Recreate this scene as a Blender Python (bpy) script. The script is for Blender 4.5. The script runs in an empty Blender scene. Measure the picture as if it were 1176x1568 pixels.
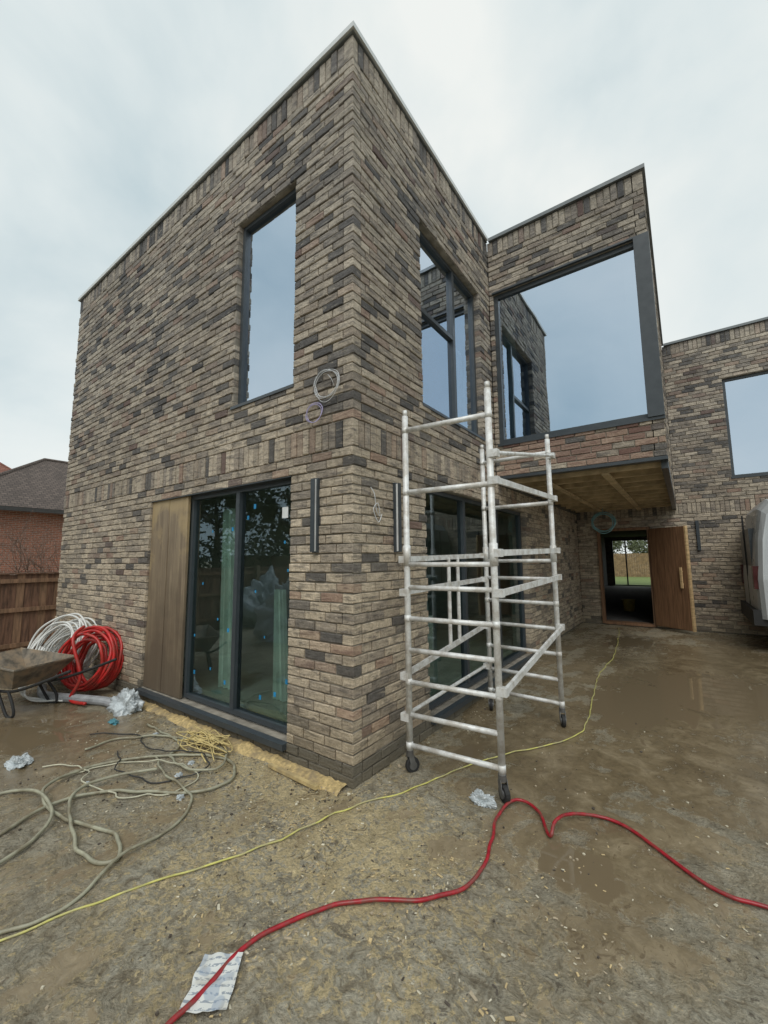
import bpy, math, random
from mathutils import Vector, Matrix, noise
random.seed(7)
rnd=random.random
def ru(a,b): return a+(b-a)*rnd()
sc=bpy.context.scene
R=math.radians
sc.view_settings.view_transform='Standard'; sc.view_settings.look='None'; sc.view_settings.exposure=0
# ---------------- camera
CAM=Vector((2.0,-2.354,1.6))
M=Matrix.Rotation(R(36),3,'Z')@Matrix.Rotation(R(96.6),3,'X')@Matrix.Rotation(R(-0.5),3,'Z')
cd=bpy.data.cameras.new("camera"); cam=bpy.data.objects.new("camera",cd); sc.collection.objects.link(cam)
cam.location=CAM; cam.rotation_euler=M.to_euler(); cd.sensor_fit='HORIZONTAL'; cd.sensor_width=36; cd.lens=36*630/1176
cd.clip_start=.05; cd.clip_end=3000; sc.camera=cam
def ss(t): t=max(0,min(1,t)); return t*t*(3-2*t)
def gz(x,y): return .13*ss((y-.5)/7)*ss((x+1)/1) - .1*ss((-x-6)/2)

# ---------------- material helpers
def newmat(name):
    m=bpy.data.materials.new(name); m.use_nodes=True; nt=m.node_tree; nt.nodes.clear()
    out=nt.nodes.new('ShaderNodeOutputMaterial'); return m,nt,out
class NT:
    def __init__(s,nt): s.nt=nt
    def n(s,t,**k):
        nd=s.nt.nodes.new(t)
        for a,b in k.items():
            setattr(nd,a,b)
        return nd
    def l(s,a,b): s.nt.links.new(a,b)
    def noise(s,vec,scale,detail=3,rough=.55,dist=0):
        nd=s.n('ShaderNodeTexNoise'); nd.inputs['Scale'].default_value=scale; nd.inputs['Detail'].default_value=detail
        nd.inputs['Roughness'].default_value=rough; nd.inputs['Distortion'].default_value=dist
        if vec is not None: s.l(vec,nd.inputs['Vector'])
        return nd.outputs['Fac']
    def ramp(s,fac,stops,interp='LINEAR'):
        nd=s.n('ShaderNodeValToRGB'); cr=nd.color_ramp; cr.interpolation=interp
        while len(cr.elements)<len(stops): cr.elements.new(.5)
        for e,(p,c) in zip(cr.elements,stops):
            e.position=p; e.color=(c,c,c,1) if isinstance(c,(int,float)) else (*c,1)
        s.l(fac,nd.inputs['Fac']); return nd.outputs['Color']
    def mix(s,fac,a,b,mode='MIX'):
        nd=s.n('ShaderNodeMix',data_type='RGBA',blend_type=mode)
        for v,i in ((fac,nd.inputs[0]),(a,nd.inputs[6]),(b,nd.inputs[7])):
            if isinstance(v,(int,float)): i.default_value=v if i==nd.inputs[0] else (v,v,v,1)
            elif isinstance(v,tuple): i.default_value=(*v,1)
            else: s.l(v,i)
        return nd.outputs[2]
    def math(s,op,a,b=0,clamp=False):
        nd=s.n('ShaderNodeMath',operation=op); nd.use_clamp=clamp
        for v,i in ((a,nd.inputs[0]),(b,nd.inputs[1])):
            if isinstance(v,(int,float)): i.default_value=v
            else: s.l(v,i)
        return nd.outputs[0]
    def scale(s,vec,x,y,z,rz=0):
        nd=s.n('ShaderNodeMapping'); nd.inputs['Scale'].default_value=(x,y,z); nd.inputs['Rotation'].default_value=(0,0,rz); s.l(vec,nd.inputs['Vector']); return nd.outputs[0]
    def bump(s,h,strength,dist=.01,normal=None):
        nd=s.n('ShaderNodeBump'); nd.inputs['Distance'].default_value=dist
        if isinstance(strength,(int,float)): nd.inputs['Strength'].default_value=strength
        else: s.l(strength,nd.inputs['Strength'])
        s.l(h,nd.inputs['Height'])
        if normal is not None: s.l(normal,nd.inputs['Normal'])
        return nd.outputs[0]
def simple(name,col,rough=.6,metal=0,var=.25,nscale=12,bump=.0,spec=.5,trans=0,stretch=(1,1,1),dirt=None,dscale=3):
    m,nt,out=newmat(name); h=NT(nt)
    tc=h.n('ShaderNodeTexCoord').outputs['Object']
    v=h.scale(tc,*stretch)
    nz=h.noise(v,nscale,4)
    lo=tuple(c*(1-var) for c in col); hi=tuple(min(1,c*(1+var)) for c in col)
    c=h.ramp(nz,[(.3,lo),(.7,hi)])
    if dirt:
        dn=h.noise(tc,dscale,5,.65); c=h.mix(h.ramp(dn,[(.45,0.0),(.62,.85)]),c,dirt)
    p=h.n('ShaderNodeBsdfPrincipled'); h.l(c,p.inputs['Base Color'])
    p.inputs['Metallic'].default_value=metal; p.inputs['Specular IOR Level'].default_value=spec
    h.l(h.ramp(nz,[(.2,max(0,rough-.1)),(.8,min(1,rough+.1))]),p.inputs['Roughness'])
    if trans: p.inputs['Transmission Weight'].default_value=trans
    if bump: h.l(h.bump(nz,bump,.01),p.inputs['Normal'])
    h.l(p.outputs[0],out.inputs[0]); return m

def brick_mat():
    m,nt,out=newmat("brick"); h=NT(nt)
    at=h.n('ShaderNodeAttribute',attribute_name='tone')
    sp=h.n('ShaderNodeSeparateColor'); h.l(at.outputs['Color'],sp.inputs[0])
    tc=h.n('ShaderNodeTexCoord').outputs['Object']
    base=h.ramp(sp.outputs[0],[(0,(.49,.425,.345)),(.2,(.58,.505,.41)),(.38,(.45,.39,.315)),(.55,(.34,.30,.26)),(.72,(.40,.335,.27)),(.82,(.21,.195,.182)),(1,(.10,.098,.10))])
    st=h.scale(tc,6,6,34); n1=h.noise(st,1,4,.65,.5)
    n2=h.noise(tc,60,4,.65); n3=h.noise(tc,.55,3); n4=h.noise(tc,16,4,.6)
    c=h.mix(h.ramp(n1,[(.5,0.0),(.64,.72)]),base,(.13,.12,.115))
    c=h.mix(h.ramp(n1,[(.3,.5),(.42,0.0)]),c,(.68,.60,.48))
    c=h.mix(.55,c,h.ramp(n2,[(.3,.45),(.7,1.15)]),'MULTIPLY')
    c=h.mix(.6,c,h.ramp(n4,[(.3,.6),(.65,1.2)]),'MULTIPLY')
    c=h.mix(1,c,h.ramp(n3,[(.35,.85),(.65,1.12)]),'MULTIPLY')
    c=h.mix(h.math('MULTIPLY',h.ramp(sp.outputs[1],[(.6,0.0),(1,1.0)]),.5),c,(.27,.135,.10))
    c=h.mix(sp.outputs[2],c,h.ramp(n2,[(.3,(.045,.05,.058)),(.7,(.11,.115,.12))]))
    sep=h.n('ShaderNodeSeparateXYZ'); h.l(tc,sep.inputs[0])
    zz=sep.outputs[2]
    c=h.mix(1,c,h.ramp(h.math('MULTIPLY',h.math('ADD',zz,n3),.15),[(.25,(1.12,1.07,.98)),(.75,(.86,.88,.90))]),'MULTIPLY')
    zf=h.math('ADD',zz,h.math('MULTIPLY',n3,.5))
    c=h.mix(h.ramp(zf,[(.25,.4),(.75,0.0)]),c,(.28,.225,.13))
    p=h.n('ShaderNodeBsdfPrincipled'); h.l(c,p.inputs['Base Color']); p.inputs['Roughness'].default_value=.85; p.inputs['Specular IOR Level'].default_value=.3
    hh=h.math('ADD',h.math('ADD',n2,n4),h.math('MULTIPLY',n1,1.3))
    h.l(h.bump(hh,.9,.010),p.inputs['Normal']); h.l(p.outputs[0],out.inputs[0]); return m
def brick_tex_mat(name,c1,c2,mort,vert=True):
    m,nt,out=newmat(name); h=NT(nt)
    tc=h.n('ShaderNodeTexCoord').outputs['Object']; sep=h.n('ShaderNodeSeparateXYZ'); h.l(tc,sep.inputs[0])
    cb=h.n('ShaderNodeCombineXYZ'); h.l(h.math('ADD',sep.outputs[0],sep.outputs[1]),cb.inputs[0]); h.l(sep.outputs[2],cb.inputs[1])
    b=h.n('ShaderNodeTexBrick'); h.l(cb.outputs[0],b.inputs['Vector'])
    b.inputs['Color1'].default_value=(*c1,1); b.inputs['Color2'].default_value=(*c2,1); b.inputs['Mortar'].default_value=(*mort,1)
    b.inputs['Scale'].default_value=1; b.inputs['Brick Width'].default_value=.225; b.inputs['Row Height'].default_value=.075; b.inputs['Mortar Size'].default_value=.008
    n=h.noise(tc,20,4)
    c=h.mix(.5,b.outputs['Color'],h.ramp(n,[(.3,.5),(.7,1.2)]),'MULTIPLY')
    p=h.n('ShaderNodeBsdfPrincipled'); h.l(c,p.inputs['Base Color']); p.inputs['Roughness'].default_value=.9
    h.l(h.bump(h.math('SUBTRACT',n,b.outputs['Fac']),.5,.01),p.inputs['Normal']); h.l(p.outputs[0],out.inputs[0]); return m
def glass_mat(name,f0,tint,transp):
    m,nt,out=newmat(name); h=NT(nt)
    lw=h.n('ShaderNodeLayerWeight'); lw.inputs['Blend'].default_value=.25
    fac=h.ramp(lw.outputs['Fresnel'],[(0,f0),(.8,.95)])
    g=h.n('ShaderNodeBsdfGlossy'); g.inputs['Color'].default_value=(*tint,1); g.inputs['Roughness'].default_value=.0
    tc=h.n('ShaderNodeTexCoord').outputs['Object']
    h.l(h.bump(h.noise(tc,1.3,1),.12,.02),g.inputs['Normal'])
    t=h.n('ShaderNodeBsdfTransparent'); t.inputs['Color'].default_value=(*transp,1)
    mx=h.n('ShaderNodeMixShader'); h.l(fac,mx.inputs[0]); h.l(t.outputs[0],mx.inputs[1]); h.l(g.outputs[0],mx.inputs[2])
    h.l(mx.outputs[0],out.inputs[0]); return m
def ground_mat():
    m,nt,out=newmat("muddy_concrete"); h=NT(nt)
    at=h.n('ShaderNodeAttribute',attribute_name='wet'); sp=h.n('ShaderNodeSeparateColor'); h.l(at.outputs['Color'],sp.inputs[0])
    tc=h.n('ShaderNodeTexCoord').outputs['Object']
    L=h.noise(tc,.9,4,.6); Mn=h.noise(tc,3.5,7,.65,.6); Fn=h.noise(tc,13,8,.72,1.0); G=h.noise(tc,75,4,.7); T=h.noise(h.scale(tc,8,1.6,1,R(-25)),1,5,.65,.6)
    Q=h.noise(h.scale(tc,1,1,1,R(40)),30,5,.7,.5)
    def c0(x,k): return h.math('MULTIPLY',h.math('SUBTRACT',x,.5),k)
    wet=h.math('ADD',sp.outputs[0],h.math('ADD',h.math('ADD',c0(L,1.2),c0(Mn,1.5)),h.math('ADD',c0(Fn,.8),c0(T,.6))))
    wetf=h.ramp(wet,[(.44,0.0),(.56,1.0)])
    damp=h.ramp(wet,[(.22,0.0),(.5,1.0)])
    pud=h.ramp(h.math('ADD',sp.outputs[2],h.math('ADD',c0(Mn,1.0),c0(T,.5))),[(.48,0.0),(.52,1.0)])
    dry=h.ramp(Fn,[(.30,(.22,.17,.10)),(.44,(.40,.34,.235)),(.54,(.55,.49,.365)),(.70,(.76,.71,.56))])
    dry=h.mix(1,dry,h.ramp(Mn,[(.3,.62),(.5,1.0),(.7,1.2)]),'MULTIPLY')
    pale=h.math('ADD',sp.outputs[1],h.math('ADD',c0(Q,2.4),c0(Mn,1.4)))
    dry=h.mix(h.ramp(pale,[(.50,0.0),(.62,.95)]),dry,(.72,.58,.33))
    dry=h.mix(.75,dry,h.ramp(G,[(.32,.6),(.5,1.0),(.68,1.3)]),'MULTIPLY')
    dry=h.mix(h.math('MULTIPLY',damp,.42),dry,(.25,.19,.105))
    wc=h.ramp(Mn,[(.3,(.105,.078,.045)),(.5,(.175,.135,.08)),(.7,(.28,.225,.145))])
    wc=h.mix(.5,wc,h.ramp(Fn,[(.35,.6),(.62,1.4)]),'MULTIPLY')
    c=h.mix(wetf,dry,wc)
    c=h.mix(h.ramp(h.math('ADD',Fn,c0(L,.3)),[(.60,0.0),(.66,.75)]),c,(.10,.072,.042))
    c=h.mix(pud,c,(.17,.13,.08))
    p=h.n('ShaderNodeBsdfPrincipled'); h.l(c,p.inputs['Base Color']); p.inputs['IOR'].default_value=1.5
    r=h.mix(damp,.8,.38); r=h.mix(wetf,r,h.ramp(Fn,[(.35,.05),(.65,.20)])); r=h.mix(pud,r,.01)
    h.l(r,p.inputs['Roughness'])
    st=h.math('SUBTRACT',1,h.math('MULTIPLY',wetf,.86)); st=h.math('MULTIPLY',st,h.math('SUBTRACT',1,h.math('MULTIPLY',pud,.995)))
    hh=h.math('ADD',h.math('MULTIPLY',Fn,2.0),h.math('ADD',h.math('MULTIPLY',G,.35),h.math('MULTIPLY',Q,.8)))
    h.l(h.bump(hh,st,.035),p.inputs['Normal']); h.l(p.outputs[0],out.inputs[0]); return m
def ply_mat():
    m,nt,out=newmat("stained_plywood"); h=NT(nt); tc=h.n('ShaderNodeTexCoord').outputs['Object']
    g=h.noise(h.scale(tc,14,14,.7),1.5,5,.6,1.2); b=h.noise(tc,1.6,5,.6); sep=h.n('ShaderNodeSeparateXYZ'); h.l(tc,sep.inputs[0])
    c=h.ramp(g,[(.3,(.17,.125,.08)),(.5,(.24,.18,.115)),(.7,(.33,.26,.17))])
    z=h.math('ADD',h.math('MULTIPLY',sep.outputs[2],.45),h.math('MULTIPLY',h.math('SUBTRACT',b,.5),1.6))
    c=h.mix(h.ramp(z,[(.15,.75),(.75,0.0)]),c,(.095,.072,.05))
    c=h.mix(h.ramp(z,[(.85,0.0),(1.1,.6)]),c,(.46,.34,.17))
    p=h.n('ShaderNodeBsdfPrincipled'); h.l(c,p.inputs['Base Color']); p.inputs['Roughness'].default_value=.6; h.l(h.bump(g,.15,.01),p.inputs['Normal']); h.l(p.outputs[0],out.inputs[0]); return m

BR=brick_mat(); MORT=simple("mortar",(.25,.225,.185),.95,var=.4,nscale=9,bump=.4)
FRAME=simple("anthracite_aluminium",(.05,.06,.068),.35,var=.1,spec=.5)
COP=simple("coping_metal",(.60,.62,.62),.4,metal=.2,var=.08)
COPD=simple("dark_coping_metal",(.16,.175,.18),.4,metal=.3,var=.08)
PLAS=simple("interior_plaster",(.42,.41,.38),.9,var=.12,nscale=2)
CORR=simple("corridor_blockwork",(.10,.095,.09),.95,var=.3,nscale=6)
FLOOR=simple("interior_screed",(.50,.53,.45),.35,var=.2,nscale=3)
DARK=simple("dark_void",(.05,.05,.05),.9)
PLY=ply_mat()
OAK=simple("door_timber",(.22,.12,.065),.5,var=.35,nscale=4,stretch=(10,10,.7))
OAK2=simple("pale_timber",(.60,.42,.22),.6,var=.3,nscale=5,stretch=(1,1,6))
CEIL=simple("osb_ceiling",(.26,.18,.10),.8,var=.5,nscale=14,bump=.2)
JOIST=simple("joist_timber",(.46,.36,.22),.8,var=.35,nscale=6)
ALU=simple("scaffold_aluminium",(.74,.745,.73),.5,metal=.2,var=.12,nscale=20,dirt=(.50,.47,.42),dscale=11)
GUP=glass_mat("upper_glass",.68,(.74,.86,1.0),(.58,.65,.68))
GLO=glass_mat("lower_glass",.13,(.72,.86,.95),(.72,.85,.79))
BLK=simple("black_rubber",(.02,.02,.02),.7,var=.2)
WHITEP=simple("white_plastic",(.75,.76,.75),.4,var=.1)
BTAPE=simple("blue_tape",(.02,.25,.5),.5)

class MB:
    def __init__(s): s.v=[];s.f=[];s.mi=[];s.tone=[]
    def add(s,vs,fs,mi=0,tone=(0,0,0)):
        o=len(s.v); s.v+= [tuple(v) for v in vs]
        for f in fs: s.f.append([o+i for i in f]); s.mi.append(mi); s.tone.append(tone)
    def box(s,a,b,mi=0,tone=(0,0,0)):
        x0,y0,z0=a;x1,y1,z1=b
        if x0>x1:x0,x1=x1,x0
        if y0>y1:y0,y1=y1,y0
        if z0>z1:z0,z1=z1,z0
        s.add([(x0,y0,z0),(x1,y0,z0),(x1,y1,z0),(x0,y1,z0),(x0,y0,z1),(x1,y0,z1),(x1,y1,z1),(x0,y1,z1)],
              [(0,3,2,1),(4,5,6,7),(0,1,5,4),(1,2,6,5),(2,3,7,6),(3,0,4,7)],mi,tone)
    def obox(s,c,ax,ay,az,mi=0):
        c=Vector(c);ax=Vector(ax);ay=Vector(ay);az=Vector(az)
        vs=[c+ax*i+ay*j+az*k for k in(-1,1) for (i,j) in((-1,-1),(1,-1),(1,1),(-1,1))]
        s.add(vs,[(0,3,2,1),(4,5,6,7),(0,1,5,4),(1,2,6,5),(2,3,7,6),(3,0,4,7)],mi)
    def beam(s,a,b,w,h,mi=0,up=(0,0,1)):
        a=Vector(a);b=Vector(b);d=(b-a);L=d.length;d.normalize();up=Vector(up)
        if abs(d.dot(up))>.98: up=Vector((1,0,0))
        sx=d.cross(up).normalized(); u=sx.cross(d)
        s.obox((a+b)/2,d*L/2,sx*w/2,u*h/2,mi)
    def tube(s,pts,r,seg=8,mi=0,closed=False,rf=None):
        pts=[Vector(p) for p in pts]; n=len(pts)
        vs=[];fs=[]; nrm=None
        for i,p in enumerate(pts):
            if closed: t=(pts[(i+1)%n]-pts[i-1])
            else: t=pts[min(i+1,n-1)]-pts[max(i-1,0)]
            if t.length<1e-9: t=Vector((1,0,0))
            t.normalize()
            if nrm is None:
                nrm=t.cross(Vector((0,0,1)))
                if nrm.length<.05: nrm=t.cross(Vector((1,0,0)))
            nrm=(nrm-t*nrm.dot(t)); nrm.normalize(); bn=t.cross(nrm)
            rr=r*(rf(i) if rf else 1)
            for k in range(seg):
                a=2*math.pi*k/seg; vs.append(p+nrm*math.cos(a)*rr+bn*math.sin(a)*rr)
        m=n if closed else n-1
        for i in range(m):
            for k in range(seg):
                j=(i+1)%n; fs.append((i*seg+k,i*seg+(k+1)%seg,j*seg+(k+1)%seg,j*seg+k))
        if not closed: fs.append(tuple(range(seg))[::-1]); fs.append(tuple((n-1)*seg+k for k in range(seg)))
        s.add(vs,fs,mi)
    def obj(s,name,mats,parent=None,smooth=False,attr=None):
        me=bpy.data.meshes.new(name); me.from_pydata(s.v,[],s.f)
        for m in (mats if isinstance(mats,list) else [mats]): me.materials.append(m)
        me.polygons.foreach_set('material_index',s.mi)
        if smooth: me.polygons.foreach_set('use_smooth',[True]*len(s.f))
        if attr:
            ca=me.color_attributes.new(name=attr,type='FLOAT_COLOR',domain='CORNER'); dat=[]
            for f,t in zip(s.f,s.tone): dat+= [t[0],t[1],t[2],1.0]*len(f)
            ca.data.foreach_set('color',dat)
        me.update(); o=bpy.data.objects.new(name,me); sc.collection.objects.link(o)
        if parent: o.parent=parent
        return o
def empty(name):
    o=bpy.data.objects.new(name,None); sc.collection.objects.link(o); return o
def catmull(P,n=8,closed=False):
    P=[Vector(p) for p in P]; out=[]; N=len(P)
    rng=range(N if closed else N-1)
    for i in rng:
        p0=P[(i-1)%N] if closed or i>0 else P[0]; p1=P[i]; p2=P[(i+1)%N]; p3=P[(i+2)%N] if closed or i+2<N else P[-1]
        for k in range(n):
            t=k/n; out.append(.5*((2*p1)+(-p0+p2)*t+(2*p0-5*p1+4*p2-p3)*t*t+(-p0+3*p1-3*p2+p3)*t**3))
    if not closed: out.append(P[-1])
    return out
def subtract(a,b,cuts):
    iv=[(a,b)]
    for c,d in cuts:
        nv=[]
        for (p,q) in iv:
            if d<=p or c>=q: nv.append((p,q)); continue
            if c>p: nv.append((p,c))
            if d<q: nv.append((d,q))
        iv=nv
    return iv

# ---------------- house
house=empty("brick_house")
CH=.075
def brickwall(name,o,du,n,u0,u1,r0,r1,openings=(),soldiers=(),q0=None,q1=None,dpc=2,seed=0,redrows=()):
    rs=random.Random(seed); mb=MB(); o=Vector(o);du=Vector(du);n=Vector(n)
    def P(u,d,z): return o+du*u+n*d+Vector((0,0,z))
    def brick(a,b,z0,z1,tone):
        p=rs.uniform(-.004,.006); tilt=rs.uniform(-.002,.002); c=.005
        j=lambda: rs.uniform(-.0028,.0028)
        vs=[P(a,-.1,z0),P(b,-.1,z0),P(b,-.1,z1),P(a,-.1,z1)]
        zz=[z0+j(),z0+j(),z1+j(),z1+j()]
        vs+=[P(a,p-c,zz[0]),P(b,p-c,zz[1]),P(b,p-c,zz[2]),P(a,p-c,zz[3])]
        vs+=[P(a+c,p+tilt,zz[0]+c),P(b-c,p-tilt,zz[1]+c),P(b-c,p-tilt,zz[2]-c),P(a+c,p+tilt,zz[3]-c)]
        fs=[]
        for k in range(4):
            k2=(k+1)%4; fs.append((k,k2,4+k2,4+k)); fs.append((4+k,4+k2,8+k2,8+k))
        fs.append((8,9,10,11)); mb.add(vs,fs,0,tone)
    def tone(u,z,row):
        w=o+du*u
        cl=noise.noise(Vector((w.x*.9+seed*.37,w.y*.9,z*1.6)))
        x=rs.random()
        dark=.17+.32*max(0,cl) if z>2.7 else .09+.20*max(0,cl)
        if x<dark: t=rs.uniform(.77,1)
        else: t=rs.uniform(0,.76)
        if z<2.4 and x>=dark: t*=.8
        red=rs.uniform(.5,.95) if rs.random()<.16 else 0
        if redrows and redrows[0]<=row<redrows[1] and rs.random()<.7: red=1
        return (t,red,1.0 if row<dpc else 0.0)
    def mortar(a,b,z0,z1):
        a+=.004; b-=.004
        vs=[P(a,-.098,z0),P(b,-.098,z0),P(b,-.098,z1),P(a,-.098,z1),P(a,-.013,z0),P(b,-.013,z0),P(b,-.013,z1),P(a,-.013,z1)]
        mb.add(vs,[(0,1,5,4),(1,2,6,5),(2,3,7,6),(3,0,4,7),(4,5,6,7)],1)
    row=r0
    while row<r1:
        sold=next((s for s in soldiers if s==row),None)
        hrow=3 if sold is not None else 1
        z0=row*CH; z1=z0+hrow*CH; zm=z0+.01
        a0,b0=u0,u1
        if q0=='even': a0=u0 if (row%2==0) else u0+.11
        if q0=='odd': a0=u0 if (row%2==1) else u0+.11
        if q1=='even': b0=u1 if (row%2==0) else u1-.11
        if q1=='odd': b0=u1 if (row%2==1) else u1-.11
        cuts=[(c[0],c[1]) for c in openings if c[2]<zm<c[3]]
        for (p,q) in subtract(a0,b0,cuts):
            mortar(p,q,z0,z1)
            if sold is not None:
                N=max(1,round((q-p)/CH)); w=(q-p)/N
                for i in range(N):
                    t=tone(p+w*i,z0,row)
                    brick(p+w*i+(.0 if i==0 else .005),p+w*(i+1)-(0 if i==N-1 else .005),z0+.005+rs.uniform(-.003,.003),z1-.005,t)
            else:
                off=(.1125 if row%2 else 0)+(.056*((row//2)%2))
                k=math.floor((p-off)/.225)
                while True:
                    s=off+k*.225; e=s+.225; k+=1
                    if s>=q: break
                    aa=max(s+.005,p) if s+.005>p+.03 else p; bb=e-.005
                    if bb>q-.03: bb=q
                    if bb-aa<.03: continue
                    brick(aa,min(bb,q),z0+.005,z1-.005,tone((aa+bb)/2,z0,row))
                    if bb==q: break
        row+=hrow
    return mb.obj(name,[BR,MORT],house,attr='tone')
X=(1,0,0);Y=(0,1,0)
opL=[(-3.24,-.70,.15,2.325),(-1.60,-.70,3.15,5.175)]
opR=[(1.10,4.20,.15,2.325),(1.08,2.62,3.15,5.175)]
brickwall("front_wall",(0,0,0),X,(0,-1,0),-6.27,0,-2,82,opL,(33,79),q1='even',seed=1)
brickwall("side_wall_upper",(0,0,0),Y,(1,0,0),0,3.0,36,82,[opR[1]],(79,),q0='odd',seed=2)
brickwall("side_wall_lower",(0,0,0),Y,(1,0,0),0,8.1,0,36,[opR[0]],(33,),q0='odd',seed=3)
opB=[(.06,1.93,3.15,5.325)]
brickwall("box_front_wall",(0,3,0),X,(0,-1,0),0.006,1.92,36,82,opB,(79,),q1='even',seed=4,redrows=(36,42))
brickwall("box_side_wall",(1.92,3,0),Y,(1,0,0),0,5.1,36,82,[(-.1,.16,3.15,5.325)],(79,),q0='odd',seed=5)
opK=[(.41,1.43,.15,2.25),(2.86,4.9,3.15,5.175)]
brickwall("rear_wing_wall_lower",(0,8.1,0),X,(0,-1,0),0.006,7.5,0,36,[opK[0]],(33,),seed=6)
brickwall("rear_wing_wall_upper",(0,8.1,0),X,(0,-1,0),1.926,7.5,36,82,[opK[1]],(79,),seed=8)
def lining(name,o,du,n,u0,u1,z0,z1,openings,d0=-.104,d1=-.28,mat=PLAS):
    mb=MB(); o=Vector(o);du=Vector(du);n=Vector(n)
    us=sorted({u0,u1,*[c for op in openings for c in op[:2] if u0<c<u1]}); zs=sorted({z0,z1,*[c for op in openings for c in op[2:] if z0<c<z1]})
    for i in range(len(us)-1):
        for j in range(len(zs)-1):
            um=(us[i]+us[i+1])/2; zm=(zs[j]+zs[j+1])/2
            if any(op[0]<um<op[1] and op[2]<zm<op[3] for op in openings): continue
            a=o+du*us[i]+n*d0; b=o+du*us[i+1]+n*d1
            mb.box((a.x,a.y,zs[j]),(b.x,b.y,zs[j+1]))
    return mb.obj(name,mat,house)
lining("front_lining",(0,0,0),X,(0,-1,0),-6.15,-.104,.0,6.05,opL)
lining("side_lining_upper",(0,0,0),Y,(1,0,0),.285,8.0,2.72,6.05,[opR[1]])
lining("side_lining_lower",(0,0,0),Y,(1,0,0),.285,8.0,.0,2.71,[opR[0]])
lining("box_lining",(0,3,0),X,(0,-1,0),.004,1.81,2.78,6.05,[(.06,1.82,3.15,5.325)])
lining("box_side_lining",(1.92,3,0),Y,(1,0,0),.29,5.0,2.78,6.05,[(-.1,.16,3.15,5.325)])
lining("rear_lining_lower",(0,8.1,0),X,(0,-1,0),0.0,7.4,.0,2.71,[opK[0]],mat=CORR)
lining("rear_lining_upper",(0,8.1,0),X,(0,-1,0),1.93,7.4,2.72,6.05,[opK[1]])
mb=MB()
mb.box((-6.14,.29,.0),(-.29,7.98,.2),1); mb.box((-6.14,.29,2.62),(-.29,7.98,2.95)); mb.box((-6.14,.12,6.06),(-.12,8.0,6.12))
mb.box((-.119,3.11,6.06),(1.81,8.19,6.12)); mb.box((.01,3.29,2.80),(1.63,8.0,2.95),1)
mb.box((-6.1,5.2,.2),(-.3,5.3,2.62)); mb.box((-6.1,3.6,2.95),(-.3,3.7,6.06)); mb.box((-4.1,.3,.2),(-4.0,5.2,2.62))
mb.box((.006,5.6,2.95),(1.63,5.7,6.06)); mb.box((-3.2,.3,2.95),(-3.1,3.6,6.05))
mb.box((-6.2,8.21,6.06),(7.4,21.4,6.14)); mb.box((1.82,12,2.82),(7.3,12.1,6.05))
mb.obj("interior_structure",[PLAS,FLOOR],house)
mb=MB()
mb.box((-6.2,8.4,.0),(7.4,21.3,.2)); mb.box((-6.2,8.4,2.62),(7.4,21.3,2.8))
mb.box((-1.35,8.42,.2),(-1.25,21.2,2.62)); mb.box((1.7,8.42,.2),(1.8,21.2,2.62))
mb.box((-1.25,13,.2),(-.3,13.1,2.62)); mb.box((1.25,13,.2),(1.7,13.1,2.62))
mb.obj("corridor",CORR,house)
OUT=brick_tex_mat("outer_brick",(.42,.35,.27),(.22,.19,.16),(.3,.26,.21))
mb=MB()
mb.box((-6.26,.106,-.3),(-6.155,21.5,6.15)); mb.box((7.42,8.21,-.3),(7.5,21.5,6.15))
mb.box((-6.15,21.4,-.3),(-1.0,21.5,6.15)); mb.box((.85,21.4,-.3),(7.42,21.5,6.15)); mb.box((-1.0,21.4,2.5),(.85,21.5,6.15))
mb.obj("outer_walls",OUT,house)
mb=MB()
mb.box((-6.30,-.035,6.165),(.035,.30,6.215)); mb.box((-.30,.301,6.165),(.035,2.962,6.215)); mb.box((-6.30,.301,6.165),(-5.98,21.5,6.215))
mb.box((-6.28,-.016,6.151),(.016,.28,6.164),1); mb.box((-.28,.281,6.151),(.016,2.98,6.164),1)
mb.box((.036,2.962,6.152),(1.955,3.30,6.20),1); mb.box((1.62,3.301,6.152),(1.955,8.06,6.20),1); mb.box((1.956,8.062,6.152),(7.53,8.38,6.20),1)
mb.obj("coping",[COP,COPD],house)
def window(name,o,du,n,u0,u1,z0,z1,glass,mull=(),trans=(),d=-.075,fw=.05,side_r=None):
    o=Vector(o);du=Vector(du);n=Vector(n); mb=MB(); g=MB()
    def bx(a,b,za,zb,da,db,mi=0):
        p=o+du*a+n*da; q=o+du*b+n*db; mb.box((p.x,p.y,za),(q.x,q.y,zb),mi)
    e=.003
    bx(u0+e,u0+fw,z0+e,z1-e,d+.0,d-.08); bx(u1-(side_r or fw),u1-e,z0+e,z1-e,d,d-.08)
    ur=u1-(side_r or fw)
    bx(u0+fw,ur,z1-fw,z1-e,d-.002,d-.08); bx(u0+fw,ur,z0+e,z0+fw,d-.002,d-.08)
    for m_ in mull: bx(m_-.028,m_+.028,z0+fw,z1-fw,d+.004,d-.075)
    edges=[u0+fw]+list(mull)+[ur]
    for (i,t) in trans: bx(edges[i]+.0,edges[i+1],t-.022,t+.022,d-.001,d-.07)
    us=edges
    for i in range(len(us)-1):
        zz=[z0+fw]+[t for (k,t) in trans if k==i]+[z1-fw]
        for j in range(len(zz)-1):
            a=us[i];b=us[i+1]; w=rnd()*.003; w2=rnd()*.003
            P=lambda u,dd,z:(o+du*u+n*dd+Vector((0,0,z)))
            g.add([P(a,d-.035+w,zz[j]),P(b,d-.035-w,zz[j]),P(b,d-.035-w+w2,zz[j+1]),P(a,d-.035+w+w2,zz[j+1])],[(0,1,2,3)])
    mb.obj(name+"_frame",FRAME,house); g.obj(name+"_glass",glass,house)
FL=((0,0,0),X,(0,-1,0)); FR=((0,0,0),Y,(1,0,0))
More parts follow.
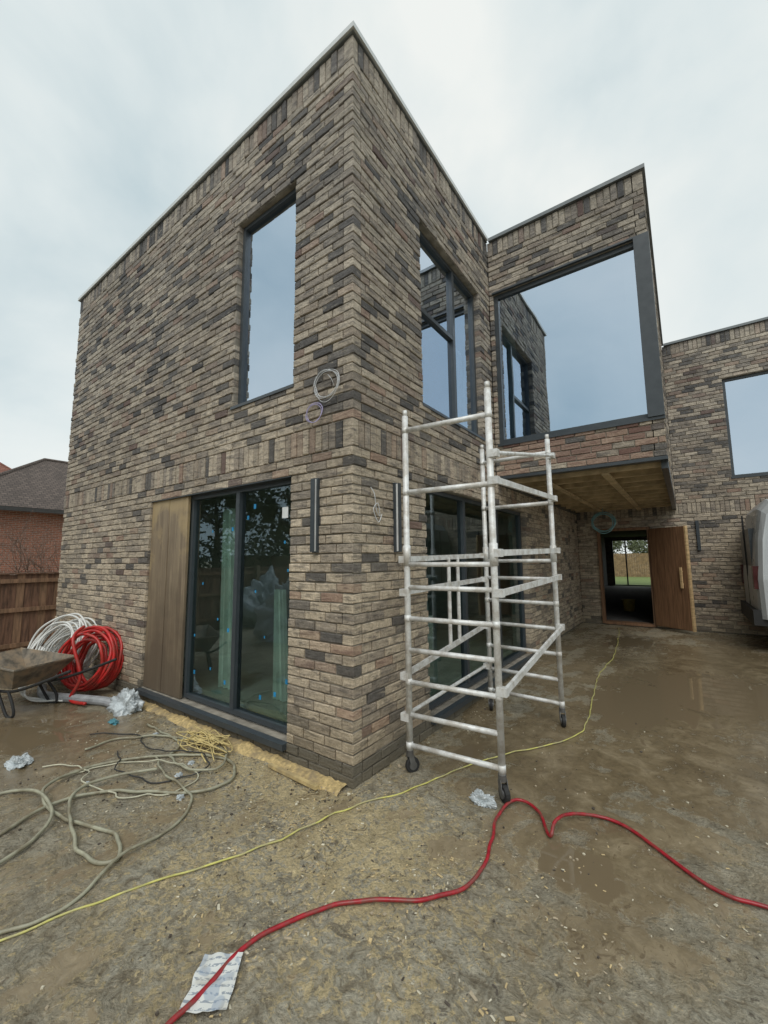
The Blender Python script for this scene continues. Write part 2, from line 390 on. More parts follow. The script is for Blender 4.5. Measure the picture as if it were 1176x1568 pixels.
window("front_upper_window",*FL,-1.60,-.70,3.15,5.175,GUP,d=-.06,fw=.045)
window("side_upper_window",*FR,1.08,2.62,3.15,5.175,GUP,mull=(1.98,),trans=((0,4.25),))
window("front_sliding_door",*FL,-2.42,-.70,.17,2.325,GLO,mull=(-1.56,),fw=.045)
window("side_sliding_door",*FR,1.10,4.20,.17,2.325,GLO,mull=(2.1,3.15),fw=.045)
window("box_window",(0,3,0),X,(0,-1,0),.06,1.915,3.15,5.325,GUP,d=-.03,fw=.06,side_r=.14)
window("rear_wing_window",(0,8.1,0),X,(0,-1,0),2.86,4.9,3.15,5.175,GUP)
mb=MB()
mb.box((-1.62,-.012,3.12),(-.68,.075,3.148)); mb.box((-.075,1.06,3.12),(.012,2.64,3.148)); mb.box((.05,2.982,3.115),(1.94,3.03,3.148))
mb.box((-3.24,-.05,.10),(-.69,.07,.148)); mb.box((.05,1.10,.10),(-.07,4.2,.148))
mb.box((2.84,8.08,3.12),(4.92,8.17,3.148))
mb.box((1.78,2.965,3.15),(1.935,3.028,5.34)); mb.box((1.80,3.03,3.15),(1.935,3.155,5.34))
mb.box((.05,2.975,5.327),(1.778,3.02,5.35))
mb.box((.01,2.985,2.66),(1.93,3.10,2.698)); mb.box((1.86,3.101,2.58),(1.925,8.09,2.698)); mb.box((.002,3.101,2.60),(.06,8.09,2.698))
mb.obj("metal_trim",FRAME,house)
mb=MB(); mb.box((-3.236,.005,2.33),(-.704,.097,2.321)); mb.obj("soffit",FRAME,house)
mb=MB()
mb.box((-3.235,.03,.16),(-2.83,.06,2.32)); mb.box((-2.826,.034,.16),(-2.425,.062,2.32)); mb.obj("plywood_panel",PLY,house)
mb=MB(); mb.box((.061,3.101,2.77),(1.839,8.09,2.79))
for i in range(11):
    y=3.18+i*.45; mb.box((.062,y,2.62),(1.858,y+.05,2.769),1)
mb.box((.55,3.3,2.595),(.62,8.0,2.618),1); mb.box((1.25,3.2,2.595),(1.33,7.9,2.618),1)
mb.obj("porch_ceiling",[CEIL,JOIST],house)
mb=MB()
mb.box((.414,8.06,.16),(.47,8.2,2.245)); mb.box((1.37,8.06,.16),(1.426,8.2,2.245)); mb.box((.47,8.062,2.19),(1.37,8.2,2.245)); mb.box((.47,8.06,.15),(1.37,8.3,.205),0)
mb.obj("entrance_frame",OAK,house)
a=Vector((1.43,8.03,0)); b=Vector((2.03,7.55,0)); d=(b-a).normalized(); nn=Vector((d.y,-d.x,0))
mb=MB(); c=(a+b)/2; L=(b-a).length
mb.obox(c+Vector((0,0,1.2)),d*L/2,nn*.028,Vector((0,0,1.0)))
for i in range(5):
    mb.obox(a+d*L*(i+.5)/5+nn*.03+Vector((0,0,1.2)),d*(L/10-.004),nn*.006,Vector((0,0,.99)),0)
mb.obox(b+Vector((0,0,1.2))+d*.015,d*.014,nn*.030,Vector((0,0,1.005)),1)
mb.obox(b-d*.10+nn*.07+Vector((0,0,1.2)),d*.02,nn*.012,Vector((0,0,.2)),1)
mb.obox(b-d*.10+nn*.045+Vector((0,0,1.32)),d*.012,nn*.03,Vector((0,0,.012)),1); mb.obox(b-d*.10+nn*.045+Vector((0,0,1.08)),d*.012,nn*.03,Vector((0,0,.012)),1)
mb.obj("entrance_door",[OAK,OAK2],house)
mb=MB()
mb.box((-1.0,21.42,.2),(-.94,21.48,2.5)); mb.box((.79,21.42,.2),(.85,21.48,2.5)); mb.box((-.42,21.42,.2),(-.36,21.48,2.5)); mb.box((-.94,21.42,2.44),(.79,21.48,2.5)); mb.box((-.94,21.42,.2),(.79,21.48,.26))
mb.obj("garden_door_frame",FRAME,house)
mb=MB()
def wl(c,n,w):
    c=Vector(c);n=Vector(n);w=Vector(w)
    mb.obox(c+n*.012,w*.030,n*.012,Vector((0,0,.30)))
    mb.obox(c+n*.035,w*.014,n*.011,Vector((0,0,.29)),1)
    mb.obox(c+n*.050,w*.022,n*.003,Vector((0,0,.295)))
wl((-.38,0,1.96),(0,-1,0),X); wl((0,.56,1.96),(1,0,0),Y); wl((2.24,8.1,2.03),(0,-1,0),X)
mb.obj("wall_light",[FRAME,WHITEP],house)
mb=MB()
for (u,z,s) in [(-2.3,.42,.03),(-2.2,1.35,.02),(-2.0,.5,.02),(-1.7,1.9,.03),(-1.45,2.0,.03),(-1.3,1.3,.02),(-1.0,.42,.03),(-.85,.55,.03),(-1.15,.9,.015),(-.9,1.75,.02),(-2.05,1.9,.02),(-1.9,1.0,.018),(-1.2,.36,.03),(-1.35,2.1,.035),(-.85,1.5,.02),(-1.72,.9,.03),(-2.32,.8,.02),(-1.75,.4,.03)]:
    mb.box((u,.1095,z),(u+s,.1075,z+s*1.3))
mb.obj("protective_tape",BTAPE,house)
mb=MB(); mb.box((-.93,.107,1.98),(-.85,.106,2.08)); mb.obj("glass_label",WHITEP,house)
mb=MB(); mb.box((-2.2,2.6,.2),(-1.2,3.3,.75)); mb.box((-2.15,2.65,.752),(-1.25,3.25,1.0),1); mb.box((-3.6,4.9,.2),(-2.2,5.1,2.1),1)
mb.obj("stacked_boards",[simple("plasterboard",(.55,.55,.52),.8),simple("insulation_board",(.30,.34,.36),.6)])
FILM=simple("protective_film",(.72,.84,.78),.3,var=.2,nscale=5)
mb=MB()
for (o,du,u0,u1,z0,z1) in [((-.20,0),'y',2.2,2.55,3.2,4.3),((-.20,0),'y',1.2,1.45,3.2,3.7),((0,3.16),'x',.12,.36,3.2,4.9),((0,.42),'x',-2.36,-2.0,.21,2.2),((0,.5),'x',-1.5,-1.3,.21,1.3)]:
    N=24
    for i in range(N):
        def pt(k,z):
            u=u0+(u1-u0)*k/N*(1 if z<z0+.5 else .6); w=.03*math.sin(k*1.1)+.012*math.sin(k*2.9)
            return (o[0]+w-.02,u,z) if du=='y' else (u,o[1]+w+.02,z)
        mb.add([pt(i,z0),pt(i+1,z0),pt(i+1,z1),pt(i,z1)],[(0,1,2,3)])
mb.obj("hanging_film",FILM,house,smooth=True)
def ring(c,n,r,w,turns,mb,mi=0,jit=.012,seg=6,sq=1.0,thick=None):
    c=Vector(c);n=Vector(n).normalized(); a=n.cross(Vector((0,0,1))); a.normalize(); b=n.cross(a)
    pts=[]; N=28*turns
    for i in range(N+1):
        t=i/28*2*math.pi; k=int(i/28)
        rr=r*(1+.06*math.sin(t*.37+k)+jit*8*noise.noise(Vector((t*.6,k*3.1,r*9))))
        pts.append(c+a*math.cos(t)*rr+b*math.sin(t)*rr*sq+n*(w*(i/N-.5)))
    mb.tube(pts,thick or .0024,seg,mi)
CW=simple("grey_cable",(.62,.64,.66),.5); CB=simple("blue_cable",(.22,.42,.46),.5); CP=simple("violet_cable",(.42,.38,.6),.5)
mb=MB(); ring((-.26,-.03,3.02),(0,-1,.1),.13,.03,4,mb,0,.04); mb.tube(catmull([(-.2,0,3.0),(-.2,-.03,3.05),(-.24,-.03,3.1)]),.0022,6)
mb.obj("cable_coil",CW,smooth=True)
mb=MB(); ring((-.40,-.03,2.81),(0,-1,.1),.085,.02,3,mb,0,.04); mb.obj("cable_coil.001",CP,smooth=True)
mb=MB(); mb.tube(catmull([(.0,.22,2.18),(.03,.23,2.12),(.025,.26,2.0),(.03,.3,1.95),(.035,.27,2.05),(.02,.23,2.0),(.03,.28,1.9),(.03,.33,1.97)]),.003,6); mb.obj("cable_coil.002",CW,smooth=True)
mb=MB(); ring((.72,6.9,2.30),(0,-1,.1),.19,.08,5,mb,0,.03,thick=.009); mb.tube([(.72,6.9,2.49),(.72,6.9,2.60)],.005,6); mb.obj("cable_coil.003",CB,smooth=True)

# ---------------- ground
def axis(lo,hi,st,far):
    a=[];v=lo
    while v<hi: a.append(v); v+=st
    a.append(hi)
    s=st;v=hi;b=[]
    while v<far: s*=1.35; v+=s; b.append(v)
    s=st;v=lo;c=[]
    while v>-far: s*=1.35; v-=s; c.append(v)
    return c[::-1]+a+b
xs=axis(-8,5,.04,900); ys=axis(-3,8.5,.04,900)
def blob(x,y,cx,cy,rx,ry): return math.exp(-(((x-cx)/rx)**2+((y-cy)/ry)**2))
V=[];C=[]
for y in ys:
    for x in xs:
        z=gz(x,y); w=.32; p=.36; pu=0
        if -12<x<10 and -8<y<12:
            w+=.50*blob(x,y,2.4,4.4,2.4,3.2)+.5*blob(x,y,-3.3,-1.1,1.5,.9)+.34*blob(x,y,1.1,1.3,1.0,.9)+.2*blob(x,y,-.3,-1.6,.6,.4)-.22*blob(x,y,.4,-.6,.7,.6)-.24*blob(x,y,2.1,-.6,.6,.7)-.22*blob(x,y,1.3,-1.1,.8,.5)+.15*blob(x,y,1.4,.2,.6,.4)
            p+=.30*blob(x,y,.3,-.45,.8,.6)+.32*blob(x,y,-.6,-.25,.9,.22)+.2*blob(x,y,-2.2,-.15,1.5,.15)-.16*blob(x,y,1.9,-.4,.5,.6)+.10*blob(x,y,-.2,-1.2,.5,.4)-.3*blob(x,y,2.4,4.4,2.4,3)
            pu=.72*blob(x,y,1.42,.12,.32,.27)+.68*blob(x,y,-3.1,-1.1,.9,.5)+.76*blob(x,y,2.3,3.8,1.3,1.2)+.66*blob(x,y,1.1,6.2,.7,.9)+.60*blob(x,y,2.7,1.9,.7,.5)+.55*blob(x,y,.45,1.0,.25,.5)+.54*blob(x,y,1.3,2.6,.5,.9)+.48*blob(x,y,1.9,1.0,.5,.3)
            if x>-9 and x<6 and y>-4 and y<9:
                z+=(.012*noise.noise(Vector((x*1.3,y*1.3,0)))+.008*noise.noise(Vector((x*6,y*6,3)))+.005*noise.noise(Vector((x*15,y*15,5))))*(1-min(1,pu*1.5))*(1-.7*min(1,max(0,(w-.45)*3)))
        V.append((x,y,z)); C+= [w,p,pu,1]
nx=len(xs); Fc=[(j*nx+i,j*nx+i+1,(j+1)*nx+i+1,(j+1)*nx+i) for j in range(len(ys)-1) for i in range(nx-1)]
me=bpy.data.meshes.new("ground"); me.from_pydata(V,[],Fc); ca=me.color_attributes.new(name='wet',type='FLOAT_COLOR',domain='POINT'); ca.data.foreach_set('color',C)
me.polygons.foreach_set('use_smooth',[True]*len(Fc)); me.materials.append(ground_mat()); go=bpy.data.objects.new("ground",me); sc.collection.objects.link(go)
mb=MB(); mb.add([(-8,21.55,.16),(9,21.55,.16),(9,36,.2),(-8,36,.2)],[(0,1,2,3)]); mb.obj("lawn",simple("grass",(.15,.20,.06),.9,var=.4,nscale=30,bump=.5))
# spilled sand along the plinth
mb=MB(); NX=150; NY=7; vs=[]
for i in range(NX+1):
    x=-3.2+3.15*i/NX; wd=.07+.05*noise.noise(Vector((x*2.2,1,0)))+.03*noise.noise(Vector((x*9,4,0))); hgt=.03+.022*noise.noise(Vector((x*3,7,0)))
    for j in range(NY+1):
        t=j/NY; y=-.006-wd*t*1.6; z=-.012+(hgt+.012)*math.cos(t*math.pi/2)**.8*(1+.35*noise.noise(Vector((x*22,y*22,2))))+.004*noise.noise(Vector((x*60,y*60,2)))
        vs.append((x,y,z))
mb.add(vs,[(i*(NY+1)+j,i*(NY+1)+j+1,(i+1)*(NY+1)+j+1,(i+1)*(NY+1)+j) for i in range(NX) for j in range(NY)])
mb.obj("spilled_sand",simple("yellow_sand",(.50,.37,.17),.9,var=.4,nscale=40,bump=.5,dirt=(.26,.20,.12),dscale=7),smooth=True)

# ---------------- scaffold tower
sca=empty("scaffold_tower")
A=Vector((.20,.43,0));B=Vector((.90,.48,0));Cc=Vector((.94,1.97,0));D=Vector((.22,2.0,0))
mb=MB(); Z=lambda v,z: Vector((v.x,v.y,z+gz(v.x,v.y)))
for leg,top in ((A,2.78),(B,2.86),(Cc,2.80),(D,2.82)):
    mb.tube([Z(leg,.16),Z(leg,top)],.0245,12)
    for zz in (1.62,): mb.tube([Z(leg,zz-.07),Z(leg,zz+.09)],.031,12)
    for zz in (.20,.66,1.14,2.14,2.66): mb.tube([Z(leg,zz-.025),Z(leg,zz+.025)],.027,12)
    mb.tube([Z(leg,top-.0),Z(leg,top+.05)],.019,10)
for p,q in ((A,B),(D,Cc)):
    for zz in (.20,.42,.66,.90,1.14,1.38,1.56): mb.tube([Z(p,zz),Z(q,zz)],.019,10)
    for zz in (2.14,2.66): mb.tube([Z(p,zz),Z(q,zz)],.021,10)
mb.obj("ladder_frames",ALU,sca,smooth=True)
mb=MB()
def brace(p,q,off,fl=False):
    o=Vector((off,0,0)); 
    mb.beam(p+o,q+o,.022,.045) if fl else mb.tube([p+o,q+o],.016,8)
    for e in (p,q): mb.obox(e+o*.6,(.035,0,0),(0,.028,0),(0,0,.028))
brace(Z(B,2.16),Z(Cc,2.18),.045,True); brace(Z(B,1.64),Z(Cc,1.66),.045,True); brace(Z(B,1.36),Z(Cc,1.40),.045,True); brace(Z(B,.70),Z(Cc,.92),.045,True); brace(Z(B,2.36),Z(Cc,2.62),.05)
brace(Z(A,1.60),Z(D,1.62),-.045,True); brace(Z(A,.70),Z(D,.86),-.045,True); brace(Z(A,1.34),Z(D,1.36),-.04,True); brace(Z(A,.40),Z(D,.44),-.045)
mid=A.lerp(D,.5)+Vector((-.045,0,0)); mb.tube([Z(mid,.78),Z(mid,1.62)],.018,8); mid=A.lerp(D,.62)+Vector((-.045,0,0)); mb.tube([Z(mid,.80),Z(mid,1.62)],.018,8)
mb.obj("braces",ALU,sca)
mb=MB()
for leg in (A,B,Cc,D):
    g=gz(leg.x,leg.y); ang=ru(0,3); ax=Vector((math.cos(ang),math.sin(ang),0)); c=Vector((leg.x,leg.y,g+.055))+ax.cross(Vector((0,0,1)))*.02
    N=18; prof=[(-.016,.03),(-.016,.052),(-.010,.056),(.010,.056),(.016,.052),(.016,.03)]
    u=ax.cross(Vector((0,0,1))); vs=[];fs=[]
    for i in range(N):
        t=2*math.pi*i/N; dr=u*math.cos(t)+Vector((0,0,1))*math.sin(t)
        for (w,r) in prof: vs.append(c+ax*w+dr*r)
    for i in range(N):
        for k in range(5): fs.append((i*6+k,i*6+k+1,((i+1)%N)*6+k+1,((i+1)%N)*6+k))
    mb.add(vs,fs,0)
    mb.tube([c-ax*.022,c+ax*.022],.03,12,1)
    for sgn in (-1,1): mb.beam(c+ax*.024*sgn,Vector((leg.x,leg.y,g+.135))+ax*.024*sgn,.005,.04,1)
    mb.tube([(leg.x,leg.y,g+.125),(leg.x,leg.y,g+.165)],.028,12,1)
mb.obj("castors",[BLK,simple("castor_steel",(.2,.2,.2),.4,metal=.7)],sca)

# ---------------- hoses
def hose(name,pts,r,mat,lift=0,seg=8,n=8,jig=0):
    P=[]
    for i,p in enumerate(pts):
        x,y=p[:2]; z=gz(x,y)+r+.006+(p[2] if len(p)>2 else 0); P.append((x,y,z))
    P=catmull(P,n); 
    if jig: P=[p+Vector((noise.noise(p*7),noise.noise(p*7+Vector((5,5,5))),0))*jig for p in P]
    mb=MB(); mb.tube(P,r,seg); return mb.obj(name,mat,smooth=True)
RED=simple("red_rubber",(.34,.012,.022),.35,var=.3,nscale=30,dirt=(.18,.06,.045),dscale=14)
hose("red_air_hose",[(.45,-1.54),(.44,-1.43),(.42,-1.31),(.42,-1.10),(.52,-.88),(.67,-.70),(.87,-.55),(.99,-.40),(1.04,-.20),(.99,.04),(.94,.29),(.98,.49,.01),(1.13,.47),(1.25,.27),(1.275,.34,.05),(1.33,.54,.02),(1.53,.63),(1.74,.51),(1.91,.37),(2.05,.31),(2.18,.33),(2.5,.35)],.0095,RED,n=12,jig=.012)
YEL=simple("yellow_line",(.56,.53,.15),.5,dirt=(.38,.34,.2),dscale=8)
hose("yellow_water_line",[(-.55,-1.95),(-.49,-1.83),(-.40,-1.54),(-.25,-1.18),(-.04,-.75),(.13,-.18),(.32,.18),(.48,.65),(.71,1.14),(1.05,1.66),(1.12,2.11),(1.05,2.90),(.97,3.83),(1.0,5.0),(.88,6.65),(.77,7.68)],.005,YEL,jig=.02,n=10)
BEI=simple("garden_hose_rubber",(.34,.33,.24),.5,var=.2,dirt=(.20,.17,.11),dscale=8)
hose("garden_hose",[(-1.33,-1.66),(-1.38,-1.57),(-1.49,-1.33),(-1.39,-1.03),(-.89,-.69),(-.79,-.45),(-.97,-.29),(-1.28,-.31),(-1.66,-.60),(-1.86,-.95),(-1.76,-1.26,.02),(-1.48,-1.32),(-1.17,-1.28),(-.92,-1.20),(-.71,-1.19),(-.59,-1.25),(-.64,-1.33),(-.87,-1.35),(-1.19,-1.29,.02),(-1.48,-1.18,.02),(-1.54,-.97,.02),(-1.36,-.69,.02)],.0105,BEI,n=10,jig=.02)
hose("garden_hose.001",[(-1.03,-1.74),(-1.07,-1.63),(-1.16,-1.47),(-1.33,-1.34,.02),(-1.70,-1.31,.02),(-1.92,-1.40),(-1.97,-1.55)],.0105,BEI,n=10)
hose("garden_hose.002",[(-1.64,-.56),(-1.28,-.68,.015),(-.92,-.70,.015),(-.72,-.78),(-.59,-1.03),(-.58,-1.22,.02),(-.45,-1.48),(-.45,-1.62),(-.53,-1.78),(-.7,-2.2)],.0085,BEI,n=10,jig=.02)
hose("garden_hose.003",[(-2.26,-.86),(-2.25,-.61),(-1.98,-.34),(-1.53,-.22),(-1.17,-.23,.02),(-1.0,-.43,.02),(-1.25,-.55,.02),(-1.54,-.49),(-1.72,-.32),(-2.4,-.3)],.009,BEI,n=10,jig=.03)
hose("extension_cable",[(-1.9,-1.15),(-1.75,-.80),(-1.5,-.62,.02),(-1.2,-.50,.02),(-1.0,-.60),(-1.05,-.85),(-1.3,-1.0),(-1.6,-1.05,.02),(-1.95,-1.0),(-2.2,-1.15)],.005,simple("pale_cable",(.5,.48,.36),.5),n=10,jig=.05)
hose("extension_cable.001",[(-2.6,-.7),(-2.2,-.45),(-1.8,-.55,.01),(-1.4,-.35,.02),(-1.1,-.42,.02),(-1.2,-.75),(-1.6,-.85,.02),(-2.0,-.7)],.005,simple("black_cable",(.03,.03,.03),.5),n=10,jig=.04)
TW=simple("yellow_rope",(.58,.46,.20),.8)
mb=MB(); rs=random.Random(3)
for k in range(9):
    P=[]; 
    for i in range(9):
        x=-1.50+rs.gauss(0,.18); y=-.21+rs.gauss(0,.08); P.append((x,min(y,-.08),.02+rs.random()*.06))
    mb.tube(catmull(P,6),.0045,6)
mb.obj("rope_tangle",TW,smooth=True)
GREYP=simple("grey_duct_plastic",(.30,.31,.32),.45)
P=catmull([(-4.6,-.55,.05),(-4.2,-.62,.05),(-3.75,-.45,.05),(-3.37,-.30,.05),(-3.15,-.28,.05)],30)
mb=MB(); mb.tube(P,.045,12,rf=lambda i:1.0+.1*(i%2)); mb.obj("corrugated_duct",GREYP)
def coil(c,n,r,w,turns,thick,jit,spread=.12,seed=1):
    rs=random.Random(seed); mb=MB(); c=Vector(c); n=Vector(n).normalized(); a=n.cross(Vector((0,0,1))).normalized(); b=a.cross(n)
    for k in range(turns):
        rr=r*(1-rs.random()*spread*2); off=w*(rs.random()-.5); cc=c+n*off-b*(r-rr)*.85*rs.uniform(.3,1)+a*rs.uniform(-1,1)*jit
        t1=rs.uniform(-.12,.12); t2=rs.uniform(-.12,.12); P=[]
        N=72
        for i in range(N):
            t=2*math.pi*i/N; P.append(cc+a*math.cos(t)*rr+b*math.sin(t)*rr+n*(t1*math.cos(t)+t2*math.sin(t))*rr*.8+n*.01*math.sin(5*t+k))
        mb.tube(P,thick,8,closed=True)
    return mb
mb=coil((-4.02,-.24,.43),(.42,-1,.20),.37,.34,14,.018,.02,seed=4,spread=.14)
mb.tube(catmull([(-4.0,-.35,.82),(-3.85,-.5,.7),(-3.7,-.45,.3),(-3.8,-.5,.05),(-3.5,-.45,.04)],8),.018,8)
mb.obj("red_conduit_coil",simple("red_conduit",(.50,.022,.02),.4,var=.3,nscale=10,dirt=(.30,.05,.035),dscale=7),smooth=True)
mb=coil((-4.78,-.28,.47),(.35,-1,.45),.46,.36,24,.012,.06,seed=9,spread=.22)
for k in range(6):
    mb.tube(catmull([(-4.9+ru(-.2,.2),-.5,.5),(-4.6+ru(-.2,.2),-.75,.15),(-4.3+ru(-.2,.2),-.75,.03),(-3.9+ru(-.2,.2),-.55,.03)],8),.011,8)
mb.obj("white_pipe_coil",simple("white_pipe",(.70,.70,.67),.4,var=.1),smooth=True)

# ---------------- wheelbarrow
wb=empty("wheelbarrow")
RUST=simple("rusty_mud_steel",(.19,.165,.13),.7,metal=.1,var=.5,nscale=12,dirt=(.30,.22,.14),dscale=6)
o=Vector((-4.02,-.86,0))
mb=MB()
ux=Vector((-.93,-.36,0)); uy=Vector((.36,-.93,0)); up=Vector((0,0,1))
def W(a,b,c): return o+ux*a+uy*b+up*c
top=[W(-.30,-.33,.50),W(.55,-.30,.56),W(.55,.30,.56),W(-.30,.33,.50)]
bot=[W(-.10,-.2,.27),W(.25,-.2,.27),W(.25,.2,.27),W(-.10,.2,.27)]
cen=sum(top,Vector())/4
ti=[p.lerp(cen,.03)+up*.002 for p in top]; cb=sum(bot,Vector())/4; bi=[p.lerp(cb,.03)+up*.014 for p in bot]
mb.add(top+bot+ti+bi,[(0,4,5,1),(1,5,6,2),(2,6,7,3),(3,7,4,0),(4,7,6,5),(8,9,13,12),(9,10,14,13),(10,11,15,14),(11,8,12,15),(12,13,14,15),(0,1,9,8),(1,2,10,9),(2,3,11,10),(3,0,8,11)])
mb.tube(top,.013,8,closed=True)
mb.obj("tray",RUST,wb)
mb=MB()
for s in (-1,1):
    mb.tube(catmull([W(-.95,.26*s,.52),W(-.5,.25*s,.36),W(-.1,.2*s,.25),W(.35,.13*s,.22),W(.72,.05*s,.19)]),.015,8)
    mb.tube(catmull([W(-.05,.2*s,.25),W(-.16,.22*s,.12),W(-.18,.22*s,.02),W(-.08,.22*s,.015),W(.1,.2*s,.24)]),.014,8)
mb.obj("frame",BLK,wb,smooth=True)
mb=MB(); c=W(.72,0,.19); P=[c+(ux*math.cos(t)+up*math.sin(t))*.145 for t in [2*math.pi*i/28 for i in range(28)]]; mb.tube(P,.042,10,closed=True); mb.tube([c-uy*.06,c+uy*.06],.03,10); mb.beam(c-ux*.11,c+ux*.11,.02,.04); mb.beam(c-up*.11,c+up*.11,.02,.04,up=(1,0,0)); mb.obj("wheel",BLK,wb,smooth=True)

# ---------------- plastic bags, paper, batten, rubble
def bag(name,c,s,mat,seed,flat=.5,smooth=False):
    import bmesh
    bm=bmesh.new(); bmesh.ops.create_icosphere(bm,subdivisions=5,radius=1)
    for v in bm.verts:
        p=v.co.copy(); q=p*1.7+Vector((seed*3.1,seed,0))
        k=.65+.5*noise.noise(q)+.28*abs(noise.noise(q*2.6))+.2*abs(noise.noise(q*6)) 
        v.co=Vector((p.x*k*s[0],p.y*k*s[1],max(-.3,p.z)*k*s[2]))
    if smooth:
        for f in bm.faces: f.smooth=True
    me=bpy.data.meshes.new(name); bm.to_mesh(me); bm.free(); me.materials.append(mat)
    o=bpy.data.objects.new(name,me); sc.collection.objects.link(o); o.location=(c[0],c[1],gz(*c)+s[2]*.18); return o
BAG=simple("polythene",(.60,.65,.67),.25,var=.3,nscale=6,spec=.7,trans=.25)
bag("plastic_bag",(-3.05,-.22),(.26,.15,.2),BAG,1,smooth=True); bag("plastic_bag.001",(-2.43,-1.25),(.13,.08,.06),BAG,2); bag("plastic_bag.002",(.80,.38),(.10,.06,.06),BAG,3)
bag("plastic_bag.003",(-1.3,-.45),(.03,.03,.02),BAG,4); bag("plastic_bag.004",(-1.2,-.6),(.035,.03,.02),BAG,5); bag("plastic_bag.005",(-1.62,-1.05),(.03,.02,.02),BAG,6)
bag("plastic_bag.006",(-2.75,-.45),(.10,.05,.03),simple("blue_wrap",(.08,.25,.30),.4),7); bag("plastic_bag.007",(-.9,-.75),(.035,.03,.02),BAG,8); bag("plastic_bag.008",(-2.1,-.35),(.035,.03,.02),BAG,9)
def paper_mat():
    m,nt,out=newmat("printed_paper"); h=NT(nt); tc=h.n('ShaderNodeTexCoord').outputs['Object']
    r_=h.scale(tc,1,1,1,R(-35)); n=h.noise(h.scale(r_,70,110,60),1,2); w=h.n('ShaderNodeTexWave'); w.bands_direction='Y'; w.inputs['Scale'].default_value=12; h.l(r_,w.inputs['Vector'])
    k=h.math('MULTIPLY',h.ramp(w.outputs['Fac'],[(.6,0.0),(.75,1.0)]),h.ramp(n,[(.46,0.0),(.52,.75)]))
    big=h.ramp(h.noise(r_,14,1),[(.56,0.0),(.6,1.0)])
    c=h.mix(k,(.66,.67,.64),(.16,.20,.26)); c=h.mix(h.math('MULTIPLY',big,.55),c,(.25,.32,.42)); c=h.mix(h.ramp(h.noise(tc,9,3),[(.52,0.0),(.7,.6)]),c,(.36,.31,.22))
    p=h.n('ShaderNodeBsdfPrincipled'); h.l(c,p.inputs['Base Color']); p.inputs['Roughness'].default_value=.6; h.l(p.outputs[0],out.inputs[0]); return m
mb=MB(); q=[Vector((.43,-1.46,0)),Vector((.56,-1.35,0)),Vector((.43,-1.19,0)),Vector((.30,-1.28,0))]; N=14; vs=[]
for i in range(N+1):
    for j in range(N+1):
        s=i/N;t=j/N; p=q[0]*(1-s)*(1-t)+q[1]*s*(1-t)+q[2]*s*t+q[3]*(1-s)*t; p.z=.014+.009*noise.noise(Vector((s*4,t*4,1)))+(.008*(s if t>.5 else 0)); p.x+=.008*noise.noise(Vector((s*4,t*4,9))); p.y+=.008*noise.noise(Vector((s*4,t*4,19))); vs.append(p)
mb.add(vs,[(i*(N+1)+j,(i+1)*(N+1)+j,(i+1)*(N+1)+j+1,i*(N+1)+j+1) for i in range(N) for j in range(N)]); mb.obj("paper_sack",paper_mat(),smooth=True)
mb=MB(); mb.beam((-.74,-.13,.020),(-.20,-.15,.020),.03,.024); mb.obj("timber_batten",simple("yellow_batten",(.55,.42,.2),.7,var=.25,dirt=(.35,.27,.15),dscale=8))
mb=MB(); rs=random.Random(11)
for i in range(3600):
    flat=1
    if i<620: x=rs.uniform(-3.5,2.6);y=rs.uniform(-1.9,2.5)
    elif i<1000: x=rs.uniform(-3.3,.2);y=-abs(rs.gauss(0,.13))-.03
    elif i<1100: x=.03+abs(rs.gauss(0,.1)); y=rs.uniform(0,4)
    elif i<1500: x=rs.gauss(-1.4,.7); y=rs.gauss(-.6,.35)
    elif i<3000: x=rs.gauss(.2,.6); y=rs.gauss(-.6,.4); flat=.35
    else: x=rs.gauss(1.6,.5); y=rs.gauss(-.5,.5); flat=.35
    if x<0.03 and y>-.03: continue
    if flat<1 and noise.noise(Vector((x*4,y*4,8)))<-.05: continue
    s=rs.uniform(.002,.007)*(1.8 if rs.random()<.05 else 1); z=gz(x,y)+s*.3; a_=rs.uniform(0,6.3); ca_,sa_=math.cos(a_),math.sin(a_); el=rs.uniform(1,2.2) if flat<1 else 1
    vs=[]
    for c in(-1,1):
        for (a,b) in((-1,-1),(1,-1),(1,1),(-1,1)):
            u=rs.uniform(.5,1)*a*s*el; v=rs.uniform(.5,1)*b*s*(.7 if flat<1 else 1); vs.append(Vector((x+u*ca_-v*sa_,y+u*sa_+v*ca_,z+rs.uniform(.3,.7)*c*s*flat)))
    mb.add(vs,[(0,3,2,1),(4,5,6,7),(0,1,5,4),(1,2,6,5),(2,3,7,6),(3,0,4,7)],rs.choice([0,0,1,2,2]) if flat==1 else rs.choice([0,0,3,3,1,2]))
mb.obj("rubble",[simple("stone_chip",(.40,.33,.23),.8),simple("pale_chip",(.6,.55,.42),.7),simple("dark_chip",(.08,.065,.05),.7),simple("ochre_chip",(.55,.42,.22),.8)])

